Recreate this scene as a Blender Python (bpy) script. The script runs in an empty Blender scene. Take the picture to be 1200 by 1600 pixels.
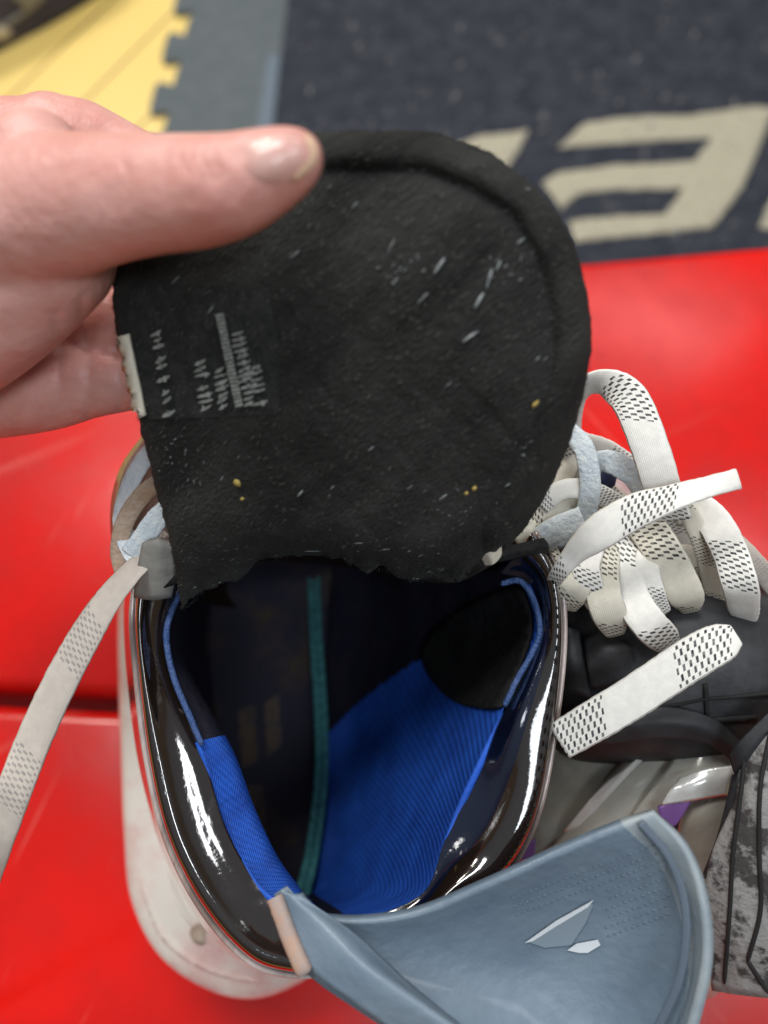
import bpy, bmesh, math, random
import numpy as np
from mathutils import Vector, Matrix
from mathutils.bvhtree import BVHTree
from mathutils.geometry import delaunay_2d_cdt

random.seed(7)
S = bpy.context.scene
C = S.collection

# ------------------------------------------------------------ camera, world, lamps, exposure
CAM = Vector((0, 0, .44)); TILT = math.radians(20)
cd = bpy.data.cameras.new('camera'); cam = bpy.data.objects.new('camera', cd); C.objects.link(cam)
cam.location = CAM; cam.rotation_euler = (TILT, 0, 0)
cd.sensor_fit = 'HORIZONTAL'; cd.angle = 2 * math.atan(.5)
cd.clip_start = .01; cd.clip_end = 60
cd.dof.use_dof = True; cd.dof.focus_distance = .235; cd.dof.aperture_fstop = 7
S.camera = cam
w = bpy.data.worlds.new('World'); S.world = w; w.use_nodes = True
nt = w.node_tree; bgn = nt.nodes['Background']
gn = nt.nodes.new('ShaderNodeTexCoord'); sx = nt.nodes.new('ShaderNodeSeparateXYZ'); nt.links.new(gn.outputs['Generated'], sx.inputs[0])
rp = nt.nodes.new('ShaderNodeValToRGB'); nt.links.new(sx.outputs[2], rp.inputs[0])          # a room: brown walls, grey ceiling
el = rp.color_ramp.elements; el[0].position = 0; el[0].color = (.10, .07, .06, 1); el[1].position = .9; el[1].color = (.40, .44, .48, 1)
for p_, c_ in ((.12, (.26, .17, .11, 1)), (.42, (.20, .16, .12, 1)), (.5, (.30, .32, .34, 1))):
    e_ = el.new(p_); e_.color = c_
nt.links.new(rp.outputs[0], bgn.inputs[0]); bgn.inputs[1].default_value = .5

def lamp(name, loc, target, sx, sy, power, col):
    l = bpy.data.lights.new(name, 'AREA'); l.shape = 'RECTANGLE'; l.size = sx; l.size_y = sy
    l.energy = power; l.color = col
    o = bpy.data.objects.new(name, l); C.objects.link(o); o.location = loc
    o.rotation_euler = (Vector(target) - Vector(loc)).to_track_quat('-Z', 'Y').to_euler()
    return o
lamp('overhead_lamp', (-.45, 1.0, 2.2), (0, .1, .1), 1.2, .35, 32, (1, .98, .95))
lamp('overhead_lamp', (1.25, .15, 2.1), (0, .1, .1), .7, .25, 9, (.95, .97, 1))
lamp('overhead_lamp', (.42, -.75, 2.2), (0, .1, .1), .9, .5, 13, (.88, .94, 1))  # added lamp, placed so the right collar catches a highlight
lamp('overhead_lamp', (1.25, 2.1, 2.3), (.2, .4, 0), .9, .4, 5, (1, .97, .95))  # added weak lamp for the pale sheen on the far right of the bench
lamp('overhead_lamp', (-1.2, 2.4, 2.1), (-.5, 1.3, -.45), 1.2, .4, 45, (1, .95, .85))  # added lamp that brightens the wood floor beyond the bench
S.view_settings.view_transform = 'Standard'; S.view_settings.look = 'None'
S.view_settings.exposure = 0.1; S.view_settings.gamma = 1

# ------------------------------------------------------------ helpers
RIGHT = Vector((1, 0, 0)); UP = Vector((0, math.cos(TILT), math.sin(TILT))); FWD = Vector((0, math.sin(TILT), -math.cos(TILT)))
def ray(px, py): return FWD + RIGHT * ((px - 600) / 1200) + UP * ((800 - py) / 1200)
def D(px, py, d): return CAM + ray(px, py) * d
def F(px, py, z):
    r = ray(px, py); return CAM + r * ((z - CAM.z) / r.z)

def link(name, me, m, parent=None):
    o = bpy.data.objects.new(name, me); C.objects.link(o)
    for x in (m if isinstance(m, (list, tuple)) else [m]): me.materials.append(x)
    if parent is not None:
        o.parent = parent
        root = parent
        off = Vector((0, 0, 0))
        while root is not None: off += root.location; root = root.parent
        me.transform(Matrix.Translation(-off))
    return o
def thing(name, loc, label, cat, group=None):
    o = bpy.data.objects.new(name, None); C.objects.link(o); o.location = loc; o.empty_display_size = .02
    return tag(o, label, cat, group)
def tag(o, label, cat, group=None):
    o['label'] = label; o['category'] = cat
    if group: o['group'] = group
    return o

def cr(P, n):
    """catmull-rom resample of an (k,m) array, n steps a segment"""
    P = np.asarray(P, float); k = len(P)
    Q = np.vstack([2 * P[0] - P[1], P, 2 * P[-1] - P[-2]]); out = []
    for i in range(k - 1):
        a, b, c, d = Q[i:i + 4]
        for t in np.arange(n) / n:
            out.append(.5 * ((2 * b) + (c - a) * t + (2 * a - 5 * b + 4 * c - d) * t * t + (3 * b - a - 3 * c + d) * t ** 3))
    out.append(P[-1]); return np.array(out)
def grid(name, rows, m, parent=None, n=6, nv=None, thick=0, pix=True, noise=0, nfreq=60, matfn=None, jit=None, closed=False):
    """rows of control points -> smooth sheet with uv; pix: points are (px,py,d)"""
    nv = nv or n
    A = np.array(rows, float)
    if closed: A = np.concatenate([A, A[:, :1]], 1)
    B = np.stack([cr(r, n) for r in A])                       # along a row
    G = np.stack([cr(B[:, j], nv) for j in range(B.shape[1])], 1)
    R, K = G.shape[:2]
    me = bpy.data.meshes.new(name); vs = []
    from mathutils import noise as N
    for i in range(R):
        for j in range(K):
            g = G[i, j]
            v = D(*g) if pix else Vector(g)
            if noise: v = v + (CAM - v).normalized() * (N.noise(v * nfreq) * noise)
            if jit: v = v + jit(i / (R - 1), j / (K - 1), v)
            vs.append(v)
    fs = []; uv = []; mi = []
    for i in range(R - 1):
        for j in range(K - 1):
            fs.append((i * K + j, i * K + j + 1, (i + 1) * K + j + 1, (i + 1) * K + j))
            uv += [(j / (K - 1), i / (R - 1)), ((j + 1) / (K - 1), i / (R - 1)), ((j + 1) / (K - 1), (i + 1) / (R - 1)), (j / (K - 1), (i + 1) / (R - 1))]
            mi.append(matfn((i + .5) / (nv), (j + .5) / n) if matfn else 0)
    me.from_pydata([tuple(v) for v in vs], [], fs)
    L = me.uv_layers.new(name='uv')
    for k, u in enumerate(uv): L.data[k].uv = u
    for p, k in zip(me.polygons, mi): p.material_index = k; p.use_smooth = True
    s = sum(p.normal.dot(CAM - p.center) * p.area for p in me.polygons)
    if s < 0: me.flip_normals()
    o = link(name, me, m, parent)
    if thick:
        md = o.modifiers.new('solid', 'SOLIDIFY'); md.thickness = thick; md.offset = -1
    return o
def bm_obj(name, bm, m, parent=None, smooth=True):
    me = bpy.data.meshes.new(name); bm.to_mesh(me); bm.free()
    for p in me.polygons: p.use_smooth = smooth
    return link(name, me, m, parent)

def ribbon(name, pts, wd, m, parent=None, th=.0011, n=10, uoff=0):
    """pts: (px,py,d,twist degrees[,width factor])"""
    P = np.array([(p + (1,))[:5] for p in pts], float); Q = cr(P, n)
    W = [D(q[0], q[1], q[2]) for q in Q]
    me = bpy.data.meshes.new(name); vs = []; fs = []; uv = []; L = uoff; Ls = []
    K = 10; prof = []
    for k in range(K):
        a = 2 * math.pi * k / K; c, s = math.cos(a), math.sin(a)
        prof.append((math.copysign(abs(c) ** .6, c) * .5, math.copysign(abs(s) ** .8, s) * .5))
    for i, p in enumerate(W):
        T = (W[min(i + 1, len(W) - 1)] - W[max(i - 1, 0)]).normalized()
        V = (CAM - p).normalized(); sd = T.cross(V).normalized()
        sd = Matrix.Rotation(math.radians(Q[i][3]), 3, T) @ sd
        nn = sd.cross(T).normalized()
        if i: L += (W[i] - W[i - 1]).length / wd
        Ls.append(L)
        for a, b in prof:
            e = (random.random() - .5) * .0002
            vs.append(p + sd * (a * wd * Q[i][4] + e) + nn * b * th)
    M = len(W)
    for i in range(M - 1):
        for k in range(K):
            k2 = (k + 1) % K
            fs.append((i * K + k, i * K + k2, (i + 1) * K + k2, (i + 1) * K + k))
            for (ii, kk) in ((i, k), (i, k2), (i + 1, k2), (i + 1, k)): uv.append((prof[kk][0] + .5, Ls[ii]))
    fs.append(tuple(range(K))[::-1]); fs.append(tuple((M - 1) * K + k for k in range(K)))
    uv += [(0, 0)] * (2 * K)
    me.from_pydata([tuple(v) for v in vs], [], fs)
    l = me.uv_layers.new(name='uv')
    for k, u in enumerate(uv): l.data[k].uv = u
    for p in me.polygons: p.use_smooth = True
    bm = bmesh.new(); bm.from_mesh(me); bmesh.ops.recalc_face_normals(bm, faces=bm.faces); bm.to_mesh(me); bm.free()
    return link(name, me, m, parent)
def tube(name, pts, r, m, parent=None, n=8, pix=True, K=10):
    Q = cr(np.array(pts, float), n); W = [D(*q[:3]) if pix else Vector(q[:3]) for q in Q]
    bm = bmesh.new(); rings = []
    for i, p in enumerate(W):
        T = (W[min(i + 1, len(W) - 1)] - W[max(i - 1, 0)]).normalized()
        a = T.orthogonal().normalized() if i == 0 else (a - T * a.dot(T)).normalized()
        b = T.cross(a); f = 1 if 0 < i < len(W) - 1 else .6
        rings.append([bm.verts.new(p + (a * math.cos(t) + b * math.sin(t)) * r * f) for t in [2 * math.pi * k / K for k in range(K)]])
    for A, B in zip(rings, rings[1:]):
        for k in range(K): bm.faces.new((A[k], A[(k + 1) % K], B[(k + 1) % K], B[k]))
    bm.faces.new(rings[0][::-1]); bm.faces.new(rings[-1])
    bmesh.ops.recalc_face_normals(bm, faces=bm.faces)
    return bm_obj(name, bm, m, parent)

def bvh_of(o):
    dg = bpy.context.evaluated_depsgraph_get(); e = o.evaluated_get(dg); me = e.to_mesh()
    off = Vector((0, 0, 0)); r = o
    while r is not None: off += r.location; r = r.parent
    t = BVHTree.FromPolygons([v.co + off for v in me.vertices], [tuple(p.vertices) for p in me.polygons])
    e.to_mesh_clear(); return t
def hit(bvh, px, py, off=0):
    r = ray(px, py).normalized(); h = bvh.ray_cast(CAM, r)
    if h[0] is None: return None, None
    n = h[1] if h[1].dot(r) < 0 else -h[1]
    return h[0] + n * off, n
def inside(x, y, P):
    c = False; j = len(P) - 1
    for i in range(len(P)):
        if (P[i][1] > y) != (P[j][1] > y) and x < (P[j][0] - P[i][0]) * (y - P[i][1]) / (P[j][1] - P[i][1]) + P[i][0]: c = not c
        j = i
    return c
def drape(name, poly, onto, m, parent=None, off=.0004, thick=.0004, step=8, wav=0, smooth_edge=True, dome=0):
    """a thin piece lying on a surface: a pixel outline dropped on a bvh or on the plane z=onto"""
    if smooth_edge:
        P = cr(np.array(list(poly) + [poly[0]], float), 5)[:-1]
    else:
        P = []
        for a, b in zip(poly, list(poly[1:]) + [poly[0]]):
            n = max(1, int(math.hypot(b[0] - a[0], b[1] - a[1]) / step))
            for k in range(n): P.append((a[0] + (b[0] - a[0]) * k / n, a[1] + (b[1] - a[1]) * k / n))
    P = [(p[0] + random.uniform(-wav, wav), p[1] + random.uniform(-wav, wav)) for p in P]
    pts = [Vector(p) for p in P]; nb = len(pts)
    x0, x1 = min(p[0] for p in P), max(p[0] for p in P); y0, y1 = min(p[1] for p in P), max(p[1] for p in P)
    x = x0
    while x < x1:
        y = y0
        while y < y1:
            if inside(x, y, P) and min((x - p[0]) ** 2 + (y - p[1]) ** 2 for p in P) > (step * .5) ** 2: pts.append(Vector((x, y)))
            y += step
        x += step
    V, E, Fc, _, _, _ = delaunay_2d_cdt(pts, [], [list(range(nb))], 1, 1e-4)
    W = []
    for v in V:
        if isinstance(onto, (int, float)): W.append(F(v.x, v.y, onto + off)); continue
        p, n = hit(onto, v.x, v.y, off)
        if p is not None and dome:
            dd = min(math.hypot(v.x - q[0], v.y - q[1]) for q in P); p = p + n * dome * (1 - math.exp(-dd / 12))
        W.append(p)
    good = [p for p in W if p is not None]
    if not good: return None
    W = [p if p is not None else min(good, key=lambda q: (q - CAM).length) for p in W]
    me = bpy.data.meshes.new(name); me.from_pydata([tuple(p) for p in W], [], [tuple(f) for f in Fc]); me.update()
    if sum(p.normal.dot(CAM - p.center) for p in me.polygons) < 0: me.flip_normals()
    for p in me.polygons: p.use_smooth = thick > .00045
    o = link(name, me, m, parent)
    md = o.modifiers.new('solid', 'SOLIDIFY'); md.thickness = thick; md.offset = 0
    return o

# ------------------------------------------------------------ materials
def mat(name, col, rough=.5, col2=None, ns=40, metal=0, coat=0, bump=0, bs=200, sss=0, spec=.5, sheen=0, stretch=None, lo=.4, hi=.65, roughvar=0, uvn=False):
    m = bpy.data.materials.new(name); m.use_nodes = True; nt = m.node_tree; b = nt.nodes['Principled BSDF']
    b.inputs['Base Color'].default_value = (*col, 1); b.inputs['Roughness'].default_value = rough
    b.inputs['Metallic'].default_value = metal; b.inputs['Coat Weight'].default_value = coat; b.inputs['Coat Roughness'].default_value = .06
    if spec == 1: b.inputs['Coat IOR'].default_value = 1.62
    b.inputs['Specular IOR Level'].default_value = spec; b.inputs['Sheen Weight'].default_value = sheen
    if sss:
        b.inputs['Subsurface Weight'].default_value = sss; b.inputs['Subsurface Radius'].default_value = (1, .35, .2); b.inputs['Subsurface Scale'].default_value = .004
    g = nt.nodes.new('ShaderNodeNewGeometry'); mp = nt.nodes.new('ShaderNodeMapping')
    tc = nt.nodes.new('ShaderNodeTexCoord')
    nt.links.new(tc.outputs['UV'] if uvn else g.outputs['Position'], mp.inputs[0])
    if stretch: mp.vector_type = 'TEXTURE'; mp.inputs['Rotation'].default_value = (0, 0, stretch[0]); mp.inputs['Scale'].default_value = (1 / stretch[1], 1 / stretch[2], 1)
    if col2 or roughvar:
        n = nt.nodes.new('ShaderNodeTexNoise'); n.inputs['Scale'].default_value = ns; n.inputs['Detail'].default_value = 6; n.inputs['Roughness'].default_value = .65
        nt.links.new(mp.outputs[0], n.inputs[0])
        r = nt.nodes.new('ShaderNodeValToRGB'); nt.links.new(n.outputs[0], r.inputs[0])
        r.color_ramp.elements[0].position = lo; r.color_ramp.elements[1].position = hi
        r.color_ramp.elements[0].color = (*col, 1); r.color_ramp.elements[1].color = (*(col2 or col), 1)
        nt.links.new(r.outputs[0], b.inputs['Base Color'])
        if roughvar:
            mr = nt.nodes.new('ShaderNodeMapRange'); nt.links.new(n.outputs[0], mr.inputs[0])
            mr.inputs[1].default_value = .35; mr.inputs[2].default_value = .7; mr.inputs[3].default_value = rough - roughvar; mr.inputs[4].default_value = rough + roughvar
            nt.links.new(mr.outputs[0], b.inputs['Roughness'])
    if bump:
        n2 = nt.nodes.new('ShaderNodeTexNoise'); n2.inputs['Scale'].default_value = bs; n2.inputs['Detail'].default_value = 5
        nt.links.new(mp.outputs[0], n2.inputs[0])
        bp = nt.nodes.new('ShaderNodeBump'); bp.inputs['Strength'].default_value = bump; bp.inputs['Distance'].default_value = .002
        nt.links.new(n2.outputs[0], bp.inputs['Height']); nt.links.new(bp.outputs[0], b.inputs['Normal'])
    return m
def mnode(nt, op, a, b=None, c=None):
    n = nt.nodes.new('ShaderNodeMath'); n.operation = op
    for i, v in enumerate((a, b, c)):
        if v is None: continue
        if isinstance(v, (int, float)): n.inputs[i].default_value = v
        else: nt.links.new(v, n.inputs[i])
    return n.outputs[0]

M = {}
M['red'] = mat('red_plastic', (.70, .007, .003), .24, (.52, .006, .004), 9, bump=.06, bs=45, roughvar=.06)
nt = M['red'].node_tree; b = nt.nodes['Principled BSDF']
prev = b.inputs['Base Color'].links[0].from_socket
for rot, sc_, th_ in ((.5, 9, .715), (2.2, 13, .725), (1.2, 30, .74)):
    mp_ = nt.nodes.new('ShaderNodeMapping'); mp_.inputs['Rotation'].default_value = (0, 0, rot); mp_.vector_type = 'TEXTURE'; mp_.inputs['Scale'].default_value = (3.5, .16, 1)
    nt.links.new([n for n in nt.nodes if n.type == 'NEW_GEOMETRY'][0].outputs['Position'], mp_.inputs[0])
    nz_ = nt.nodes.new('ShaderNodeTexNoise'); nz_.inputs['Scale'].default_value = sc_; nz_.inputs['Detail'].default_value = 3; nt.links.new(mp_.outputs[0], nz_.inputs[0])
    mr_ = nt.nodes.new('ShaderNodeMapRange'); nt.links.new(nz_.outputs[0], mr_.inputs[0]); mr_.inputs[1].default_value = th_ - .06; mr_.inputs[2].default_value = th_ + .04; mr_.inputs[4].default_value = .45
    mx_ = nt.nodes.new('ShaderNodeMix'); mx_.data_type = 'RGBA'; nt.links.new(mr_.outputs[0], mx_.inputs['Factor']); nt.links.new(prev, mx_.inputs[6]); mx_.inputs[7].default_value = (.78, .20, .16, 1); prev = mx_.outputs[2]
nt.links.new(prev, b.inputs['Base Color'])
M['red_side'] = mat('red_plastic_side', (.66, .006, .003), .35)
M['rug'] = mat('rug_pile', (.034, .038, .052), .95, (.058, .063, .078), 30, bump=1, bs=500, spec=.1)
M['cream'] = mat('cream_pile', (.42, .39, .29), .95, (.58, .54, .42), 260, bump=1, bs=500, spec=.1)
M['rubber'] = mat('grey_rubber', (.085, .105, .115), .7, (.11, .13, .14), 60, bump=.4, bs=600)
M['bluestrip'] = mat('blue_grey_tape', (.115, .155, .20), .6)
M['felt'] = mat('black_felt', (.015, .0153, .0148), .92, (.046, .047, .044), 38, bump=.9, bs=900, spec=.1, sheen=.03, stretch=(math.radians(42), .35, 1.6), lo=.35, hi=.75)
M['feltband'] = mat('black_felt_band', (.012, .012, .012), .95, (.03, .03, .028), 150, bump=.8, bs=500, spec=.1)
M['label'] = mat('woven_label', (.019, .020, .0195), .9, (.033, .034, .033), 300, bump=.3, bs=900, spec=.15)
M['print'] = mat('grey_print', (.10, .11, .10), .9, (.30, .32, .30), 900, lo=.35, hi=.6)
M['white_tab'] = mat('off_white_cloth', (.55, .52, .42), .85, (.66, .62, .52), 200)
M['patent'] = mat('glossy_black', (.014, .009, .007), .09, coat=1, spec=1, bump=.22, bs=80, roughvar=.04)
M['navy'] = mat('glossy_navy', (.004, .007, .022), .12, coat=.9, bump=.3, bs=110)
M['blue'] = mat('blue_mesh', (.016, .105, .56), .62, (.011, .065, .38), 55, bump=.3, bs=400, stretch=(math.radians(35), .4, 1.5), spec=.3)
M['dark_liner_and_shade'] = mat('dark_liner_and_shade', (.008, .009, .02), .8, (.014, .012, .02), 80, bump=.5, bs=300, spec=.2)
M['blackpad'] = mat('black_suede', (.008, .008, .009), .75, (.02, .02, .02), 90, bump=.4, bs=400, spec=.25)
M['footbed'] = mat('footbed', (.012, .011, .024), .75, (.05, .032, .014), 35, lo=.52, hi=.75, bump=.3, bs=200, spec=.3)
M['teal'] = mat('teal_thread', (.035, .17, .19), .75, (.07, .30, .30), 300)
M['piping'] = mat('blue_piping', (.03, .075, .22), .65, (.06, .11, .27), 300, bump=.6, bs=900)
M['holder'] = mat('white_plastic', (.82, .76, .68), .16, (.72, .42, .39), 26, coat=.9, lo=.45, hi=.7)  # pink second tone paints the red bench's bounce into the white
M['shellside'] = mat('smoky_shell', (.22, .16, .14), .16, (.55, .46, .43), 24, coat=.9, stretch=(1.4, .5, 2.5), lo=.4, hi=.62)
M['steel'] = mat('steel', (.5, .5, .52), .22, metal=1, bump=.05, bs=90)
M['guard'] = mat('grey_blue_plastic', (.12, .17, .23), .5, (.17, .225, .28), 16, bump=.25, bs=220, coat=.08, roughvar=.08)
M['guardrim'] = mat('pale_grey_plastic', (.22, .27, .31), .55, (.30, .345, .37), 40, coat=.05, bump=.2, bs=200)
M['guardedge'] = mat('worn_foam_edge', (.40, .26, .2), .7, (.26, .28, .3), 90)
M['glint'] = mat('silver_print', (.66, .70, .74), .35)
M['greytab'] = mat('grey_rubber_tab', (.20, .20, .185), .6, (.27, .265, .24), 60, bump=.3, bs=200)
M['blackplastic'] = mat('black_moulded', (.018, .020, .023), .58, (.040, .042, .046), 50, bump=.2, bs=200)
M['taupe'] = mat('taupe_gloss', (.17, .17, .145), .22, (.34, .34, .29), 14, metal=.1, coat=.8, stretch=(.7, .5, 2))
M['taupe2'] = mat('light_taupe_gloss', (.60, .60, .53), .16, (.36, .36, .31), 14, metal=.15, coat=.5, stretch=(.7, .5, 2))
M['glint_film'] = mat('painted_glint', (.70, .70, .67), .2, (.85, .86, .85), 60, metal=.3, coat=1, bump=.3, bs=120)  # pale colour standing in for glints on the side plastic
M['purple'] = mat('purple_plastic', (.16, .07, .24), .3)
M['greyfelt'] = mat('mottled_grey_felt', (.27, .265, .26), .8, (.05, .046, .045), 60, bump=.5, bs=300, lo=.5, hi=.56)
M['greyfelt2'] = mat('pale_grey_felt', (.30, .29, .28), .75, (.2, .19, .19), 60, bump=.4, bs=300)
M['bag'] = mat('navy_cloth', (.03, .03, .065), .6, (.06, .06, .11), 14, bump=.6, bs=60)
M['tan'] = mat('tan_lace', (.36, .24, .16), .8, (.5, .4, .32), 80, bump=.5, bs=500)
M['nail'] = mat('nail', (.70, .355, .31), .26, (.78, .45, .40), 60, coat=.12, sss=.2)
M['ice'] = mat('ice_chip', (.26, .29, .30), .5, (.12, .13, .14), 300)
M['lint'] = mat('grey_lint', (.12, .12, .12), .9, (.26, .26, .25), 500)
M['gold'] = mat('ochre_crumb', (.40, .30, .08), .7)
M['shadowline'] = mat('dark_groove', (.012, .012, .013), .8)
M['iris'] = mat('dark_navy_fill', (.012, .016, .06), .7)
M['pinkcloth'] = mat('dusty_pink', (.42, .26, .26), .6, (.6, .5, .5), 60)

# skin with mottling and fine creases
m = mat('skin', (.60, .265, .225), .46, (.74, .43, .385), 30, sss=.35, bump=.22, bs=420, lo=.35, hi=.7); M['skin'] = m

# lace cloth: white weave with clusters of slanted black dashes, in uv (u across, v in lace widths)
def lace_mat(name, base, dash, per=3.6, duty=.42, amt=1):
    m = mat(name, base, .8, tuple(min(1, c * 1.12) for c in base), 300, spec=.2); nt = m.node_tree; b = nt.nodes['Principled BSDF']
    uv = nt.nodes.new('ShaderNodeUVMap'); sp = nt.nodes.new('ShaderNodeSeparateXYZ'); nt.links.new(uv.outputs[0], sp.inputs[0])
    u, v = sp.outputs[0], sp.outputs[1]
    vs = mnode(nt, 'ADD', v, mnode(nt, 'MULTIPLY', u, .5))
    grp = mnode(nt, 'LESS_THAN', mnode(nt, 'FRACT', mnode(nt, 'DIVIDE', vs, per)), duty)
    cu = mnode(nt, 'MULTIPLY', u, 6.0); row = mnode(nt, 'FLOOR', cu)
    dv = mnode(nt, 'ABSOLUTE', mnode(nt, 'SUBTRACT', mnode(nt, 'FRACT', mnode(nt, 'ADD', mnode(nt, 'MULTIPLY', vs, 5.4), mnode(nt, 'MULTIPLY', row, .5))), .5))
    du = mnode(nt, 'ABSOLUTE', mnode(nt, 'SUBTRACT', mnode(nt, 'FRACT', cu), .5))
    k = mnode(nt, 'MULTIPLY', mnode(nt, 'MULTIPLY', mnode(nt, 'LESS_THAN', dv, .19), mnode(nt, 'LESS_THAN', du, .42)), grp)
    edge = mnode(nt, 'LESS_THAN', mnode(nt, 'ABSOLUTE', mnode(nt, 'SUBTRACT', u, .5)), .43)
    k = mnode(nt, 'MULTIPLY', mnode(nt, 'MULTIPLY', k, edge), amt)
    mx = nt.nodes.new('ShaderNodeMix'); mx.data_type = 'RGBA'; nz = nt.nodes.new('ShaderNodeTexNoise'); nz.inputs['Scale'].default_value = 700; nt.links.new(nt.nodes['Mapping'].outputs[0], nz.inputs[0])
    k = mnode(nt, 'MULTIPLY', k, mnode(nt, 'ADD', mnode(nt, 'MULTIPLY', nz.outputs[0], .9), .45))
    nt.links.new(k, mx.inputs['Factor'])
    nt.links.new(b.inputs['Base Color'].links[0].from_socket, mx.inputs[6]); mx.inputs[7].default_value = (*dash, 1)
    nt.links.new(mx.outputs[2], b.inputs['Base Color'])
    wv = mnode(nt, 'ADD', mnode(nt, 'SINE', mnode(nt, 'MULTIPLY', v, 130)), mnode(nt, 'SINE', mnode(nt, 'MULTIPLY', u, 120)))
    bp = nt.nodes.new('ShaderNodeBump'); bp.inputs['Strength'].default_value = .22; bp.inputs['Distance'].default_value = .0002
    nt.links.new(wv, bp.inputs['Height']); nt.links.new(bp.outputs[0], b.inputs['Normal'])
    return m
M['lace'] = lace_mat('white_lace', (.76, .75, .71), (.03, .035, .04))
M['lace2'] = lace_mat('cream_lace', (.64, .61, .52), (.03, .03, .03), per=3.2, duty=.5)
M['lace3'] = lace_mat('grey_lace', (.50, .45, .40), (.14, .14, .15), per=4.2, duty=.4, amt=.6)
M['lacepale'] = mat('pale_blue_lace', (.60, .68, .74), .8, (.74, .79, .8), 200, bump=.4, bs=700)

def weave(m, nu, nv_, dark):
    nt = m.node_tree; b = nt.nodes['Principled BSDF']; uv = nt.nodes.new('ShaderNodeUVMap'); sp = nt.nodes.new('ShaderNodeSeparateXYZ'); nt.links.new(uv.outputs[0], sp.inputs[0])
    h = mnode(nt, 'MULTIPLY', mnode(nt, 'SINE', mnode(nt, 'ADD', mnode(nt, 'MULTIPLY', sp.outputs[0], nu), mnode(nt, 'MULTIPLY', sp.outputs[1], nv_ * .5))), mnode(nt, 'SINE', mnode(nt, 'MULTIPLY', sp.outputs[1], nv_)))
    k = mnode(nt, 'MULTIPLY', mnode(nt, 'GREATER_THAN', h, .35), .55)
    mx = nt.nodes.new('ShaderNodeMix'); mx.data_type = 'RGBA'; nt.links.new(k, mx.inputs['Factor'])
    nt.links.new(b.inputs['Base Color'].links[0].from_socket, mx.inputs[6]); mx.inputs[7].default_value = (*dark, 1)
    nt.links.new(mx.outputs[2], b.inputs['Base Color'])
    bp = nt.nodes.new('ShaderNodeBump'); bp.inputs['Strength'].default_value = .6; bp.inputs['Distance'].default_value = .0005; bp.invert = True
    nt.links.new(h, bp.inputs['Height']); nt.links.new(b.inputs['Normal'].links[0].from_socket, bp.inputs['Normal']); nt.links.new(bp.outputs[0], b.inputs['Normal'])
weave(M['blue'], 640, 330, (.008, .04, .24))

# maple boards: seams run along the direction seen in the photograph
FZ = -.45
a, b_ = F(135, 155, FZ), F(290, 0, FZ); dr = (b_ - a).normalized(); pr = Vector((-dr.y, dr.x, 0)); c_ = F(205, 185, FZ)
sp0 = a.dot(pr); spn = abs((c_ - a).dot(pr)) * 1.25
def wood():
    m = mat('maple_boards', (.84, .60, .17), .33, (.92, .70, .25), 1.6, stretch=(math.atan2(dr.y, dr.x), .5, 2.2), lo=.3, hi=.75); nt = m.node_tree; b = nt.nodes['Principled BSDF']
    g = nt.nodes.new('ShaderNodeNewGeometry'); vm = nt.nodes.new('ShaderNodeVectorMath'); vm.operation = 'DOT_PRODUCT'
    nt.links.new(g.outputs['Position'], vm.inputs[0]); vm.inputs[1].default_value = pr
    q = mnode(nt, 'DIVIDE', mnode(nt, 'SUBTRACT', vm.outputs['Value'], sp0), spn)
    f = mnode(nt, 'ABSOLUTE', mnode(nt, 'SUBTRACT', mnode(nt, 'FRACT', mnode(nt, 'ADD', q, .5)), .5))
    k = mnode(nt, 'LESS_THAN', f, .018)
    mx = nt.nodes.new('ShaderNodeMix'); mx.data_type = 'RGBA'; nt.links.new(k, mx.inputs['Factor'])
    nt.links.new(b.inputs['Base Color'].links[0].from_socket, mx.inputs[6]); mx.inputs[7].default_value = (.14, .07, .02, 1)
    nt.links.new(mx.outputs[2], b.inputs['Base Color']); return m
M['wood'] = wood()

# ------------------------------------------------------------ setting: floor, mat, rug, bench
def sheet(name, pts, z0, z1, m, parent=None, bevel=0):
    bm = bmesh.new()
    lo = [bm.verts.new((p[0], p[1], z0)) for p in pts]; hi = [bm.verts.new((p[0], p[1], z1)) for p in pts]
    n = len(pts); bm.faces.new(hi); bm.faces.new(lo[::-1])
    for i in range(n): bm.faces.new((lo[i], lo[(i + 1) % n], hi[(i + 1) % n], hi[i]))
    bmesh.ops.recalc_face_normals(bm, faces=bm.faces)
    o = bm_obj(name, bm, m, parent, smooth=False)
    if bevel:
        b = o.modifiers.new('bevel', 'BEVEL'); b.width = bevel; b.segments = 4; b.limit_method = 'ANGLE'; b.angle_limit = math.radians(50)
        for p in o.data.polygons: p.use_smooth = True
    return o
fl = sheet('floor', [(-4, -3), (4, -3), (4, 5), (-4, 5)], FZ - .05, FZ, M['wood']); fl['kind'] = 'structure'
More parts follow.
